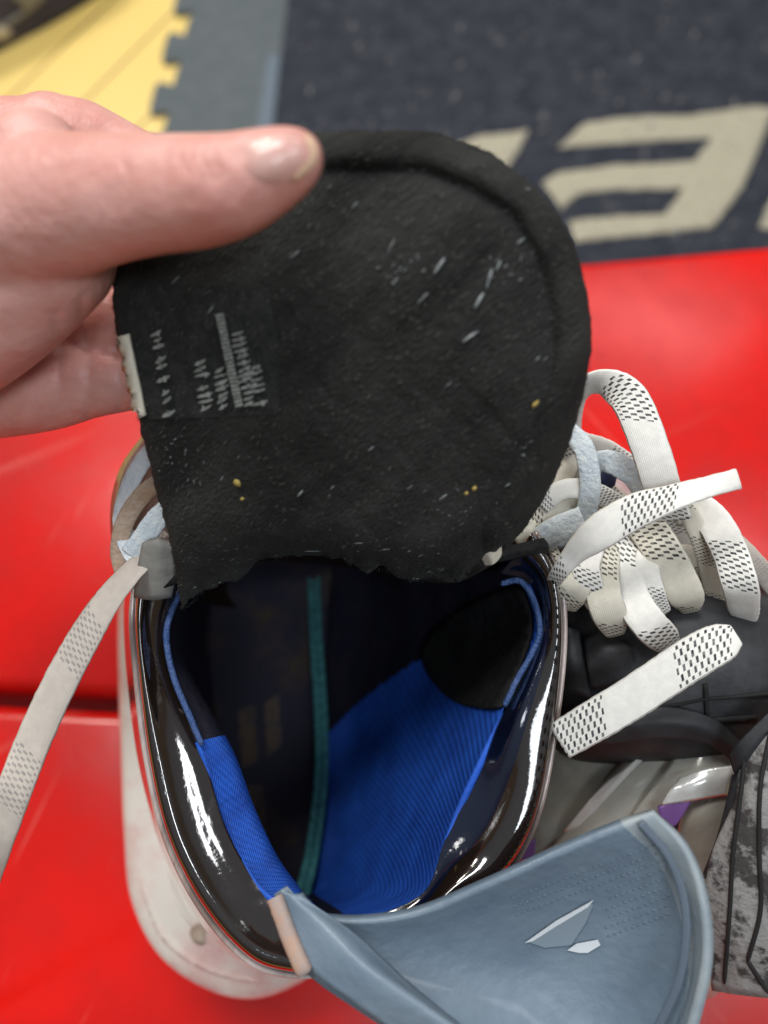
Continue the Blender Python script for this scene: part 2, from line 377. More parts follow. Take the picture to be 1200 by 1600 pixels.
# jigsaw mat: left edge with dovetail tabs
def Fp(px, py, z=FZ): v = F(px, py, z); return (v.x, v.y)
le = []
e0 = Vector(Fp(307, -10)); e1 = Vector(Fp(256, 215)); per = (Vector(Fp(284, 100)) - Vector(Fp(300, 28))).length * 1.05
ed = (e0 - e1).normalized(); en = Vector((-ed.y, ed.x))
s = -per * 12
while s < per * 14:
    for (t, o_) in ((.05, 0), (.42, -.05), (.34, .34), (.42, .42), (.86, .42), (.95, .34), (.9, 0)):
        q = e1 + ed * (s + t * per) + en * (o_ * per * .62); le.append((q.x, q.y))
    s += per
r0, r1 = Fp(452, 0), Fp(428, 215)
rd = (Vector(r0) - Vector(r1)).normalized(); rA = Vector(r1) - rd * 1.1; rB = Vector(r1) + rd * 2.6
rm = tag(sheet('rubber_mat', le + [(rB.x + .05, rB.y), (rA.x + .05, rA.y)], FZ + .0005, FZ + .009, M['rubber']), 'grey rubber floor mat with jigsaw tabs between the wood floor and the rug', 'floor mat')
st = Vector(Fp(426, 60)); s0 = Vector(Fp(398, 215))
sheet('edge_strip', [tuple(s0 - rd * .5), tuple(Vector(r1) - rd * .5 - Vector((.003, 0))), tuple(Vector(Fp(441, 95)) - Vector((.002, 0))), Fp(420, 95)], FZ + .0085, FZ + .0105, M['bluestrip'], rm)
rug = thing('rug', F(800, 200, FZ), 'dark navy pile rug with cream capital letters beyond the red bench', 'rug')
sheet('pile', [tuple(rA), (rA.x + 2.6, rA.y), (rB.x + 2.6, rB.y), tuple(rB)], FZ + .0035, FZ + .016, M['rug'], rug, bevel=.004)
E = [(872, 232), (915, 192), (985, 183), (1080, 180), (1180, 165), (1212, 168), (1160, 295), (1112, 356), (1040, 364), (898, 378), (888, 345), (960, 338), (1040, 334), (1067, 295), (960, 297), (905, 302), (878, 328), (848, 286), (870, 270), (960, 258), (1085, 252), (1112, 216), (1000, 222)]
drape('letter', E, FZ + .016, M['cream'], rug, off=.0008, thick=.001, step=9, wav=1.2, smooth_edge=False)
drape('letter', [(745, 213), (828, 203), (806, 243), (770, 300), (730, 330), (650, 320), (690, 240)], FZ + .016, M['cream'], rug, off=.0008, thick=.001, step=9, wav=1.2, smooth_edge=False)
drape('letter', [(1186, 356), (1210, 300), (1262, 190), (1400, 170), (1330, 350), (1260, 365)], FZ + .016, M['cream'], rug, off=.0008, thick=.001, step=9, wav=1.2, smooth_edge=False)
bm = bmesh.new()
for k in range(420):                                          # lint and pile tufts lying on the rug
    px, py = random.uniform(460, 1250), random.uniform(-40, 400)
    p = F(px, py, FZ + .0175); a_ = random.uniform(.3, 1.5); L = random.uniform(.0015, .006) * (2 if random.random() < .12 else 1)
    d1 = Vector((math.cos(a_), math.sin(a_), .1)) * L; d2 = Vector((-math.sin(a_), math.cos(a_), 0)) * L * .28
    top = Vector((0, 0, L * .3)); vs = [bm.verts.new(p + x) for x in (-d1, -d2, d1, d2)]; t_ = bm.verts.new(p + top)
    for i in range(4): bm.faces.new((vs[i], vs[(i + 1) % 4], t_))
ln = bm_obj('lint', bm, M['lint'], rug); ln['kind'] = 'stuff'

# the bench: two red boards side by side
bA, bB = F(-400, 520, 0), F(1700, 336, 0); g0, g1 = F(-300, 1062, 0), F(1600, 1160, 0)
bench = thing('bench', (0, .1, -.45), 'glossy red plastic bench of two boards that the skates stand on', 'bench')
dn = (g1 - g0).normalized(); gn = Vector((dn.y, -dn.x, 0))
sheet('board', [tuple(bA.xy), tuple(bB.xy), tuple(g1.xy), tuple(g0.xy)], -.035, 0, M['red'], bench, bevel=.009)
h0, h1 = g0 + gn * .0085, g1 + gn * .0085
sheet('board', [tuple(h0.xy), tuple(h1.xy), (h1.x, -.42), (h0.x, -.42)], -.035, 0, M['red'], bench, bevel=.009)
sheet('underframe', [(-.5, -.38), (.6, -.38), (.6, .26), (-.5, .26)], -.06, -.036, M['red_side'], bench)
for x in (-.42, .5):
    for y in (-.3, .2): sheet('leg', [(x - .02, y - .02), (x + .02, y - .02), (x + .02, y + .02), (x - .02, y + .02)], -.45, -.061, M['red_side'], bench)

# corner of a bag standing on the floor, far left
bag = thing('bag', F(-10, 0, FZ), 'dark navy cloth bag on the yellow wood floor in the far corner', 'bag')
def bagrows():
    rows = []
    o_ = F(16, -8, FZ)
    for z, k in ((0, .96), (.02, 1.0), (.06, 1.0), (.10, .94), (.12, .75), (.125, .3), (.125, .02)):
        row = []
        for t in range(12):
            an = 2 * math.pi * t / 12; ca, sa = math.cos(an), math.sin(an)
            x = math.copysign(abs(ca) ** .6, ca) * .105 * k; y = math.copysign(abs(sa) ** .6, sa) * .20 * k
            r2 = Matrix.Rotation(math.radians(-50), 2) @ Vector((x, y))
            row.append((o_.x + r2.x , o_.y + r2.y , FZ + z))
        rows.append(row)
    return rows
bg = grid('body', bagrows(), M['bag'], bag, n=4, pix=False, closed=True, noise=.004, nfreq=20)
bb = bvh_of(bg)
for pl in ([(14, -10), (70, -10), (40, 22), (8, 40), (2, 36), (36, 14)],):
    o = drape('piping', pl, bb, M['greytab'], bag, off=.001, thick=.002, step=8)
drape('tag', [(-20, 44), (2, 40), (18, 50), (0, 62), (-20, 60)], bb, M['white_tab'], bag, off=.0015, thick=.002, step=7)

# ------------------------------------------------------------ first skate, opened towards the camera
skate = thing('ice_skate', (-.05, .03, 0), 'open upright ice skate with blue lining and glossy black collar, its tongue held up', 'ice skate', 'ice skates on the bench')
lip = [(222, 880, .240), (212, 960, .240), (218, 1050, .237), (234, 1180, .233), (262, 1300, .229), (310, 1400, .225), (372, 1478, .222), (430, 1512, .221), (520, 1512, .221), (640, 1448, .223), (722, 1392, .225), (785, 1362, .227), (833, 1280, .229), (861, 1150, .233), (877, 1000, .237), (868, 900, .239), (832, 832, .240)]
inn = [(285, 900, .252), (258, 985, .247), (268, 1060, .245), (318, 1180, .240), (352, 1290, .236), (395, 1370, .232), (430, 1405, .229), (470, 1418, .228), (535, 1440, .228), (655, 1400, .230), (692, 1320, .235), (715, 1260, .238), (745, 1195, .241), (788, 1105, .245), (840, 990, .246), (825, 915, .247), (780, 895, .250)]
flo = [(330, 900, .385), (322, 985, .378), (325, 1065, .372), (345, 1180, .362), (370, 1270, .354), (395, 1330, .347), (425, 1365, .342), (450, 1382, .34), (475, 1390, .339), (490, 1377, .34), (495, 1330, .345), (498, 1270, .352), (502, 1200, .36), (507, 1110, .37), (512, 1000, .38), (516, 930, .385), (520, 880, .389)]
def lerp(a, b, t): return tuple(x + (y - x) * t for x, y in zip(a, b))
# collar: inner edge, hollow, raised lip, roll over
c1, c2, c3, c3b, c4 = [], [], [], [], []
for k, (i, o) in enumerate(zip(inn, lip)):
    hw = .0045 * math.exp(-((k - 13) / 2.6) ** 2) + (-.0003 if k < 8 else 0)
    for lst, t, dz in ((c1, .25, hw), (c2, .46, hw * .8), (c3, .64, -.0005), (c3b, .86, -.0012)):
        p = lerp(i, o, t); z1 = p[2] + dz
        kk = math.exp(-((k - 13) / 2.2) ** 2)                 # the inner ankle side: a broad, flat, rounded crest
        z2 = o[2] + ({.25: .0022, .46: .0006, .64: 0, .86: 0} if k >= 13 else {.25: .0065, .46: .0040, .64: .0012, .86: 0})[t]
        lst.append((p[0], p[1], z1 + (z2 - z1) * kk))
    c4.append((o[0], o[1], o[2] + .0012))
c5 = [(x + (-1 if x < 500 else 1) * 2, y + (2 if y > 1350 else 0), d + .0075) for x, y, d in lip]
grid('collar', [inn, c1, c2, c3, c3b, c4, c5], [M['patent'], M['navy']], skate, n=8, nv=6, thick=.0012,
     matfn=lambda i, j: 1 if (j > 9 and i < 2.2) else 0)
# lining, ring by ring down to the footbed
w1 = [lerp(a_, b_, .22) for a_, b_ in zip(inn, flo)]
w1[3] = (362, 1168, .252); w1[4] = (398, 1262, .25); w1[5] = (432, 1335, .246); w1[6] = (462, 1378, .243); w1[2] = (300, 1060, .262); w1[7] = (480, 1400, .242)
w1 = [(x, y, d + (.004 if k > 8 else 0)) for k, (x, y, d) in enumerate(w1)]
w2 = [lerp(a_, b_, .5) for a_, b_ in zip(inn, flo)]; w3 = [lerp(a_, b_, .8) for a_, b_ in zip(inn, flo)]
w3 = [(x, y, d + .012) for x, y, d in w3]; w2 = [(x, y, d + .01) for x, y, d in w2]
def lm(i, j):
    if j > 15.0 - .62 * i: return 1  # tongue's slanting shadow on the blue wall, painted with the dark material
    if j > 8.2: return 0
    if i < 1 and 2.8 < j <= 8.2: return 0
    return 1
liner = grid('lining', [inn, w1, w2, w3, flo], [M['blue'], M['dark_liner_and_shade']], skate, n=22, nv=20, thick=.002, matfn=lm, noise=.0026, nfreq=48)
fb = []
for k in range(8):
    L_, R_ = flo[k], flo[16 - k]
    fb.append([lerp(L_, R_, t)[:2] + (lerp(L_, R_, t)[2] + .001 - .002 * math.sin(math.pi * t),) for t in (0, .25, .5, .75, 1)])
fb = [[(x + (60 if 0 else 0), 780, .43) for x in (345, 390, 435, 480, 520)]] + fb
fb = [[(x, 660, .46) for x in (360, 400, 440, 480, 510)]] + fb
foot = grid('footbed', fb, M['footbed'], skate, n=5, nv=6, thick=.003)
bm = bmesh.new()
SP = cr(np.array([(472, 1398, .329), (486, 1340, .337), (499, 1250, .348), (503, 1170, .357), (500, 1090, .366), (494, 1000, .375), (490, 900, .384)], float), 16)
for k in range(len(SP) - 1):
    p, q_ = D(*SP[k]), D(*SP[k + 1]); T = (q_ - p).normalized(); V = (CAM - p).normalized(); sd = T.cross(V).normalized()
    for sg in (-1, 1):
        ax = (T * .7 + sd * sg * .75).normalized(); cc = p + sd * sg * .0016 + T * random.uniform(-.0003, .0003)
        n_ = ax.cross(V).normalized()
        mt = Matrix(((ax.x, n_.x, V.x, cc.x), (ax.y, n_.y, V.y, cc.y), (ax.z, n_.z, V.z, cc.z), (0, 0, 0, 1))) @ Matrix.Diagonal((.0025, .0006, .0009, 1))
        bmesh.ops.create_icosphere(bm, subdivisions=2, radius=1, matrix=mt)
bm_obj('seam_thread', bm, M['teal'], skate)
bl = bvh_of(liner); bf = bvh_of(foot)
for pl in ([(372, 1110), (398, 1100), (402, 1190), (378, 1200)], [(412, 1098), (436, 1084), (440, 1160), (418, 1185)], [(380, 1230), (410, 1225), (418, 1300), (396, 1310)]):
    drape('insole_print', pl, bf, mat('brown_print', (.045, .028, .016), .7, (.02, .015, .014), 220, lo=.45, hi=.6), foot, off=.0004, thick=.0003, step=9, wav=2, smooth_edge=False)
drape('ankle_patch', [(664, 1008), (662, 1032), (680, 1066), (708, 1094), (740, 1106), (783, 1108), (800, 1080), (834, 992), (826, 935), (806, 916), (745, 940), (690, 978)], bl, M['blackpad'], skate, off=.0009, thick=.0012, step=9)
for pts in ([(286, 918, .2475), (266, 960, .2455), (260, 1000, .2440), (272, 1060, .2425), (296, 1118, .2400), (316, 1165, .2385)], [(782, 912, .2445), (812, 908, .2440), (834, 938, .2435), (844, 986, .2430), (832, 1020, .2427), (808, 1062, .2423), (788, 1104, .2418)]):
    tube('piping', pts, .0010, M['piping'], skate, n=8)
# stitch row along the outer lip
bm = bmesh.new()
Q = cr(np.array(lip[10:16]), 14)
for q0, q1 in zip(Q[::2], Q[1::2]):
    p, q = D(q0[0] * .985 + 8.1, q0[1] - 1, q0[2] - .0012), D(q1[0] * .985 + 8.1, q1[1] - 1, q1[2] - .0012)
    T = (q - p); mid = (p + q) / 2; ln_ = T.length * .5
    mt = Matrix.Translation(mid) @ T.to_track_quat('X', 'Z').to_matrix().to_4x4() @ Matrix.Diagonal((ln_ * 1.15, .00045, .0004, 1))
    bmesh.ops.create_icosphere(bm, subdivisions=1, radius=1, matrix=mt)
bm_obj('stitching', bm, M['feltband'], skate)
# outside of the boot
mid_ = [(206, 880, .29), (200, 960, .29), (205, 1060, .29), (222, 1190, .285), (252, 1310, .28), (298, 1408, .275), (355, 1480, .27), (420, 1512, .265), (500, 1508, .27), (610, 1450, .275), (690, 1400, .28), (750, 1350, .285), (800, 1270, .29), (830, 1150, .295), (845, 1000, .30), (840, 900, .30), (800, 830, .30)]
sole = [(232, 880, .365), (222, 960, .366), (225, 1060, .366), (238, 1190, .361), (262, 1300, .352), (298, 1385, .345), (345, 1440, .34), (390, 1462, .338), (440, 1460, .338), (500, 1430, .342), (545, 1380, .347), (575, 1330, .352), (595, 1260, .36), (610, 1150, .37), (618, 1000, .38), (620, 900, .388), (615, 830, .392)]
grid('boot_shell', [c5, mid_, sole], M['shellside'], skate, n=8, nv=8, thick=.0015)
def wring(y, cx, cz, hw, hh, n=14):
    return [(cx + hw * math.cos(2 * math.pi * t / n), y, cz + hh * math.sin(2 * math.pi * t / n)) for t in range(n)]
toe = grid('toe_cap', [wring(.085, -.045, .105, .052, .045), wring(.12, -.048, .098, .05, .042), wring(.17, -.05, .088, .046, .034), wring(.215, -.05, .082, .038, .027), wring(.24, -.05, .08, .022, .016), wring(.247, -.05, .08, .002, .002)], M['patent'], skate, n=4, nv=6, pix=False, closed=True)
# white blade holder with flared plate, then the steel
pt = [(206, 880, .364), (196, 960, .366), (196, 1060, .366), (200, 1180, .361), (205, 1300, .352), (216, 1400, .346), (256, 1482, .341), (322, 1532, .337), (392, 1549, .337), (458, 1528, .34), (520, 1480, .346), (560, 1420, .352), (590, 1320, .36), (605, 1180, .37), (612, 1000, .38), (616, 900, .388), (612, 830, .392)]
pin = [lerp(s_, p_, .35) for s_, p_ in zip(sole, pt)]
pin = [(x, y, d - .003) for x, y, d in pin]
pb = [(x, y, d + .006) for x, y, d in pt]
def toward(p, fx, z, k):
    v = D(*p); t_ = Vector((fx, v.y * (1 if v.y > -.05 else .93), z)); return v.lerp(t_, k)
hold = []
for r in (sole, pin, pt, pb): hold.append([tuple(D(*p)) for p in r])
hold.append([tuple(toward(p, -.080, .045, .35)) for p in pb])
hold.append([tuple(toward(p, -.084, .03, .72)) for p in pb])
hold.append([tuple(toward(p, -.086, .018, .93)) for p in pb])
holder = grid('blade_holder', hold, M['holder'], skate, n=8, nv=5, pix=False, thick=.002)
bh = bvh_of(holder)
drape('hole_patch', [(300, 1448), (312, 1444), (322, 1458), (320, 1474), (308, 1474), (298, 1460)], bh, M['tan'], skate, off=.0004, thick=.0008, step=6)  # tan patch painted where the holder has a hole
for pl in ([(222, 1392), (226, 1388), (262, 1462), (330, 1512), (400, 1530), (400, 1534), (326, 1518), (256, 1470)], [(262, 1372), (266, 1370), (292, 1424), (330, 1470), (328, 1474), (286, 1430)]):
    drape('moulded_rib', pl, bh, M['holder'], skate, off=.0003, thick=.0008, step=6)
sheet('blade', [(-.0885, -.075), (-.0845, -.075), (-.0845, .22), (-.0885, .22)], .0005, .024, M['steel'], skate)
# sticking out at the left of the tongue: grey tab, lace loops
grid('facing_tab', [[(222, 848, .232), (245, 845, .230), (270, 852, .232)], [(214, 890, .236), (245, 890, .233), (275, 895, .236)], [(208, 934, .240), (240, 938, .238), (268, 934, .240)]], M['greytab'], skate, n=5, thick=.004)
facing = grid('eyelet_facing', [[(232, 668, .262), (262, 690, .255), (300, 700, .25)], [(188, 730, .268), (235, 740, .258), (300, 760, .25)], [(172, 800, .27), (225, 810, .26), (300, 820, .25)], [(180, 872, .266), (230, 880, .256), (300, 890, .252)], [(206, 925, .255), (235, 925, .250), (290, 930, .250)]], M['shellside'], skate, n=5, thick=.003)
ribbon('lace', [(262, 680, .24, 15), (225, 718, .243, 25), (200, 765, .245, 30), (190, 815, .244, 25), (206, 862, .241, 0), (228, 885, .238, 0)], .0062, M['lacepale'], skate)
ribbon('lace', [(258, 745, .238, 0), (222, 775, .239, 0), (196, 815, .241, 10), (186, 862, .243, 20), (196, 900, .243, 0)], .0058, M['tan'], skate)
ribbon('lace', [(270, 790, .237, 0), (245, 812, .237, 0), (222, 845, .238, 0), (205, 868, .24, 0)], .0070, M['lacepale'], skate)
ribbon('lace', [(268, 838, .246, 40), (245, 856, .2425, 50), (205, 893, .235, 48), (165, 942, .232, 35), (125, 1008, .229, 15), (85, 1085, .226, 5), (48, 1168, .223, 5), (14, 1258, .22, 10), (-25, 1370, .23, 10), (-60, 1500, .28, 20), (-80, 1600, .36, 20)], .0100, M['lace3'], skate, uoff=.5)

# ------------------------------------------------------------ tongue
TG = [  # rows top to bottom, each from the left edge to the right edge
    [(250, 240, .196), (320, 214, .194), (400, 208, .191), (490, 206, .187), (590, 204, .184), (680, 208, .183), (768, 238, .184)],
    [(205, 290, .196), (300, 285, .192), (420, 285, .188), (540, 283, .184), (655, 272, .181), (760, 274, .180), (850, 306, .184)],
    [(176, 405, .199), (290, 400, .193), (420, 400, .187), (550, 400, .183), (680, 400, .180), (808, 390, .180), (900, 392, .186)],
    [(182, 520, .203), (290, 520, .197), (420, 520, .190), (560, 520, .186), (700, 520, .183), (830, 520, .184), (924, 520, .190)],
    [(212, 640, .208), (310, 640, .202), (440, 640, .196), (570, 640, .192), (700, 640, .190), (820, 638, .190), (908, 632, .196)],
    [(240, 750, .214), (330, 750, .209), (450, 750, .204), (570, 752, .201), (690, 752, .199), (800, 745, .200), (872, 735, .205)],
    [(266, 850, .222), (345, 840, .217), (450, 838, .213), (560, 842, .211), (670, 850, .211), (770, 835, .213), (830, 812, .216)],
    [(285, 955, .234), (352, 905, .230), (470, 868, .228), (560, 880, .228), (650, 908, .229), (735, 895, .228), (800, 848, .228)]]
from mathutils import noise as NZ
TB = np.stack([cr(r_, 20) for r_ in np.array(TG)])
TGs = np.stack([cr(TB[:, j], 18) for j in range(TB.shape[1])], 1); TR, TK = TGs.shape[:2]
rim_ = np.concatenate([TGs[::-1, 0, :2], TGs[0, :, :2], TGs[:, -1, :2]])           # left, top, right edges
top_ = np.concatenate([TGs[0, 60:, :2], TGs[:118, -1, :2]])                          # where the padded border runs
fr, bk = [], []
for i in range(TR):
    for j in range(TK):
        x, y, d = TGs[i, j]
        de = float(np.min(np.hypot(rim_[:, 0] - x, rim_[:, 1] - y))); db = float(np.min(np.hypot(top_[:, 0] - x, top_[:, 1] - y)))
        v = D(x, y, d); away = (v - CAM).normalized()
        if db < 95:                                                   # padded roll, then a stitched groove
            wob = 60 + 7 * NZ.noise(Vector((x * .012, y * .012, 1)))
            e = -.0030 * math.sin(math.pi * min(1, db / wob)) ** .8 + .0009 * math.exp(-((db - wob - 4) / 11) ** 2)
        else: e = 0
        if de < 14: e += .0032 * (1 - math.sqrt(max(0, 1 - (1 - de / 14) ** 2)))
        e += NZ.noise(v * 35) * .0010 + NZ.noise(v * 130) * (.0004 if db < 80 or y > 700 else .00015) + NZ.noise(v * 420) * .00014 + .0008 * max(0, NZ.noise(Vector((x * .006 + y * .004, x * .03 - y * .03, 5)))) * (1 if y > 600 else .4)
        v = v + away * e
        if de < 6: v += Vector((NZ.noise(v * 500), NZ.noise(v * 500 + Vector((9, 0, 0))), 0)) * .0005
        ii = i / (TR - 1); lift = Vector((0, 0, 0))
        if ii > .93:
            k = (ii - .93) / .07; jj = j / (TK - 1)
            lift = UP * (NZ.noise(Vector((jj * 22, 0, 3))) * .0028 + NZ.noise(Vector((jj * 9, 2, 3))) * .004 + NZ.noise(Vector((jj * 90, 2, 3))) * .0009) * k
        v += lift; fr.append(v)
        c_x, c_y = (560 - x), (540 - y); L_ = math.hypot(c_x, c_y) + 1e-6; sh = 5 * max(0, 1 - de / 10)
        bk.append(D(x + c_x / L_ * sh, y + c_y / L_ * sh, d) + away * (.0065 - .003 * max(0, (ii - .93) / .07)) + lift)
fs_ = []; N_ = TR * TK
for i in range(TR - 1):
    for j in range(TK - 1):
        a_ = i * TK + j; fs_.append((a_, a_ + 1, a_ + TK + 1, a_ + TK)); fs_.append((N_ + a_, N_ + a_ + TK, N_ + a_ + TK + 1, N_ + a_ + 1))
loop_ = [j for j in range(TK)] + [i * TK + TK - 1 for i in range(1, TR)] + [(TR - 1) * TK + j for j in range(TK - 2, -1, -1)] + [i * TK for i in range(TR - 2, 0, -1)]
for a_, b_2 in zip(loop_, loop_[1:] + loop_[:1]): fs_.append((a_, a_ + N_, b_2 + N_, b_2))
tm = bpy.data.meshes.new('tongue'); tm.from_pydata([tuple(v) for v in fr + bk], [], fs_)
bm = bmesh.new(); bm.from_mesh(tm); bmesh.ops.recalc_face_normals(bm, faces=bm.faces); bm.to_mesh(tm); bm.free()
for p in tm.polygons: p.use_smooth = True
tongue = link('tongue', tm, M['felt'], skate)
bt = bvh_of(tongue)
# lining of the tongue going down into the boot
grid('tongue_base', [[(250, 900, .236), (430, 850, .236), (560, 855, .236), (700, 870, .236), (850, 840, .236)], [(270, 860, .28), (430, 845, .28), (560, 848, .28), (690, 860, .28), (860, 860, .27)], [(290, 840, .33), (430, 830, .335), (540, 830, .335), (660, 840, .33), (800, 850, .31)], [(300, 830, .40), (430, 800, .40), (520, 800, .40), (640, 810, .40), (740, 830, .37)]], M['blackpad'], skate, n=5, thick=.004)
# torn padding at the bottom right of the tongue
grid('torn_padding', [[(640, 880, .2275), (700, 868, .2245), (770, 838, .2225)], [(650, 902, .2285), (712, 894, .2255), (775, 864, .224)], [(672, 912, .231), (722, 908, .229), (768, 884, .228)]], M['feltband'], skate, n=8, noise=.003, nfreq=180, thick=.004)
grid('torn_padding', [[(752, 858, .2225), (768, 852, .222), (784, 852, .2225)], [(750, 870, .2225), (768, 868, .221), (784, 866, .2225)], [(758, 884, .2235), (770, 882, .223), (778, 876, .2235)]], M['white_tab'], skate, n=5, noise=.002, nfreq=300, thick=.003)
lab = drape('label', [(206, 452), (300, 446), (420, 450), (432, 520), (438, 610), (436, 646), (330, 652), (222, 656), (214, 600), (196, 520)], bt, M['label'], tongue, off=.0002, thick=.0002, step=12, smooth_edge=False)
blb = bvh_of(lab)
drape('label_tab', [(181, 528), (205, 521), (231, 648), (213, 657)], bt, M['white_tab'], tongue, off=.0010, thick=.0010, step=8, smooth_edge=False)
def strokes(cx, y0, y1, w_, slant, n, px0=None):
    out = []
    for k in range(n):
        if random.random() < .06: continue
        y = y0 + (y1 - y0) * (k + .5) / n + random.uniform(-1, 1); x = cx + slant * (y - y0) + random.uniform(-1.5, 1.5)
        h = (y1 - y0) / n; ww = w_ * random.uniform(.6, 1.15); a = random.uniform(.3, .6); t = h * random.uniform(.28, .5); b = random.uniform(-.3, .3)
        out.append([(x - ww / 2, y + h * a), (x - ww * .3, y + h * (a * .3) - t * .4), (x + ww * .2, y - h * (a * .4 + b * .3) - t * .5), (x + ww / 2, y - h * a - t * .3), (x + ww * .48, y - h * a + t * .5), (x + ww * .15, y - h * b * .3 + t * .5), (x - ww * .25, y + h * a * .8 + t * .2)])
        if random.random() < .75:
            u = random.uniform(-.35, .25)
            out.append([(x + ww * u, y - h * .42), (x + ww * (u + .16), y - h * .5), (x + ww * (u + .26), y + h * .3), (x + ww * (u + .1), y + h * .38)])
    return out
S_ = strokes(247, 515, 650, 20, .16, 13) + strokes(316, 560, 640, 22, .12, 8) + strokes(346, 572, 638, 22, .12, 7) + strokes(374, 515, 634, 22, .17, 13) + strokes(402, 568, 632, 24, .1, 7)
for k in range(24):
    y = 492 + k * 6; x = 341 + k * 1.3
    S_.append([(x, y), (x + 12, y - 3), (x + 12.8, y + 1.6), (x + .8, y + 4.4)])
bm = bmesh.new()
for pl in S_:
    vs = []
    for x, y in pl:
        p, nrm = hit(bt, x, y, .0013)
        if p is not None: vs.append(bm.verts.new(p))
    if len(vs) > 2: bm.faces.new(vs)
pr_ = bm_obj('lettering', bm, M['print'], lab, smooth=False)
md = pr_.modifiers.new('solid', 'SOLIDIFY'); md.thickness = .0002
# ice chips, crumbs and lint clinging to the felt
def fleck(bm, bvh, px, py, L, an, wd, off=.0006):
    p, n = hit(bvh, px, py, off)
    if p is None: return
    sc = (p - CAM).length / 1200
    t = (RIGHT * math.cos(an) + UP * math.sin(an)); t = (t - n * t.dot(n)).normalized(); s_ = n.cross(t)
    mt = Matrix((( t.x, s_.x, n.x, p.x), (t.y, s_.y, n.y, p.y), (t.z, s_.z, n.z, p.z), (0, 0, 0, 1))) @ Matrix.Diagonal((L * sc / 2, wd * sc / 2, wd * sc * .25, 1))
    r = bmesh.ops.create_icosphere(bm, subdivisions=1, radius=1, matrix=mt)
    for v in r['verts']: v.co += Vector((random.uniform(-1, 1), random.uniform(-1, 1), 0)) * wd * sc * .12
bm = bmesh.new()
for px, py, L, an, wd in [(686, 416, 34, 55, 9), (764, 436, 36, 75, 9), (748, 470, 32, 60, 9), (734, 526, 36, 35, 8), (661, 466, 26, 45, 6), (823, 298, 22, 35, 4), (812, 378, 24, 35, 6), (717, 222, 14, 40, 4), (800, 254, 22, 35, 4), (778, 416, 20, 65, 5), (612, 385, 30, 60, 3), (462, 398, 22, 40, 3), (692, 775, 20, 45, 6), (470, 770, 18, 50, 7), (438, 330, 1, 0, 1), (555, 322, 16, 40, 3), (276, 438, 20, 35, 4), (331, 484, 20, 45, 4), (602, 856, 18, 30, 4), (488, 858, 34, 25, 4), (560, 846, 20, 20, 3), (792, 756, 12, 45, 4), (838, 560, 12, 50, 4), (618, 440, 18, 50, 3), (850, 560, 12, 40, 3), (700, 600, 16, 40, 3), (580, 700, 14, 40, 3), (640, 760, 14, 45, 3), (520, 760, 12, 45, 3)]:
    fleck(bm, bt, px, py, L, math.radians(an), wd * .62)
for k in range(80):
    cx_, cy_ = random.choice([(268, 700), (300, 735), (700, 790), (745, 800), (560, 865), (330, 920), (650, 880), (820, 700), (620, 420), (800, 420)])
    fleck(bm, bt, random.gauss(cx_, 22), random.gauss(cy_, 16), random.uniform(4, 11), math.radians(random.gauss(42, 22)), random.uniform(.8, 2), .0005)
ic = bm_obj('ice_chips', bm, M['ice'], tongue); ic['kind'] = 'stuff'
bm = bmesh.new()
for px, py, L, wd in [(833, 630, 18, 9), (373, 752, 16, 15), (740, 760, 10, 9), (728, 768, 8, 7), (380, 778, 9, 6)]: fleck(bm, bt, px, py, L, .6, wd, .001)
o = bm_obj('crumbs', bm, M['gold'], tongue); o['kind'] = 'stuff'
bm = bmesh.new()
for k in range(1900):
    fleck(bm, bt, random.uniform(180, 920), random.uniform(215, 930), random.uniform(4, 13), math.radians(random.gauss(42, 16)), random.uniform(.6, 1.7), .0005)
o = bm_obj('lint', bm, mat('dark_lint', (.04, .04, .038), .9, (.11, .11, .10), 400), tongue); o['kind'] = 'stuff'

bm = bmesh.new()
outl = [r_[0] for r_ in TG][::-1] + TG[0][1:-1] + [r_[-1] for r_ in TG] + TG[-1][1:-1][::-1]
QO = cr(np.array(outl + [outl[0]], float), 40)
for k in range(500):
    i_ = random.randrange(1, len(QO) - 1); q_ = QO[i_]; T = (D(*QO[i_ + 1]) - D(*QO[i_ - 1])).normalized()
    p = D(q_[0], q_[1], q_[2] + random.uniform(0, .003)); o_ = (p - D(560, 540, .19)); o_ = (o_ - T * o_.dot(T)).normalized()
    d_ = (o_ * random.uniform(.2, 1) + T * random.uniform(-1, 1) + (CAM - p).normalized() * random.uniform(-.5, .5)).normalized() * random.uniform(.0003, .0011)
    n_ = d_.cross(CAM - p).normalized() * .00007; b0 = p - o_ * .0008
    vs = [bm.verts.new(x) for x in (b0 - n_, b0 + n_, p + d_ + n_ * .4, p + d_ - n_ * .4)]; bm.faces.new(vs)
o = bm_obj('edge_fuzz', bm, M['felt'], tongue); o['kind'] = 'stuff'

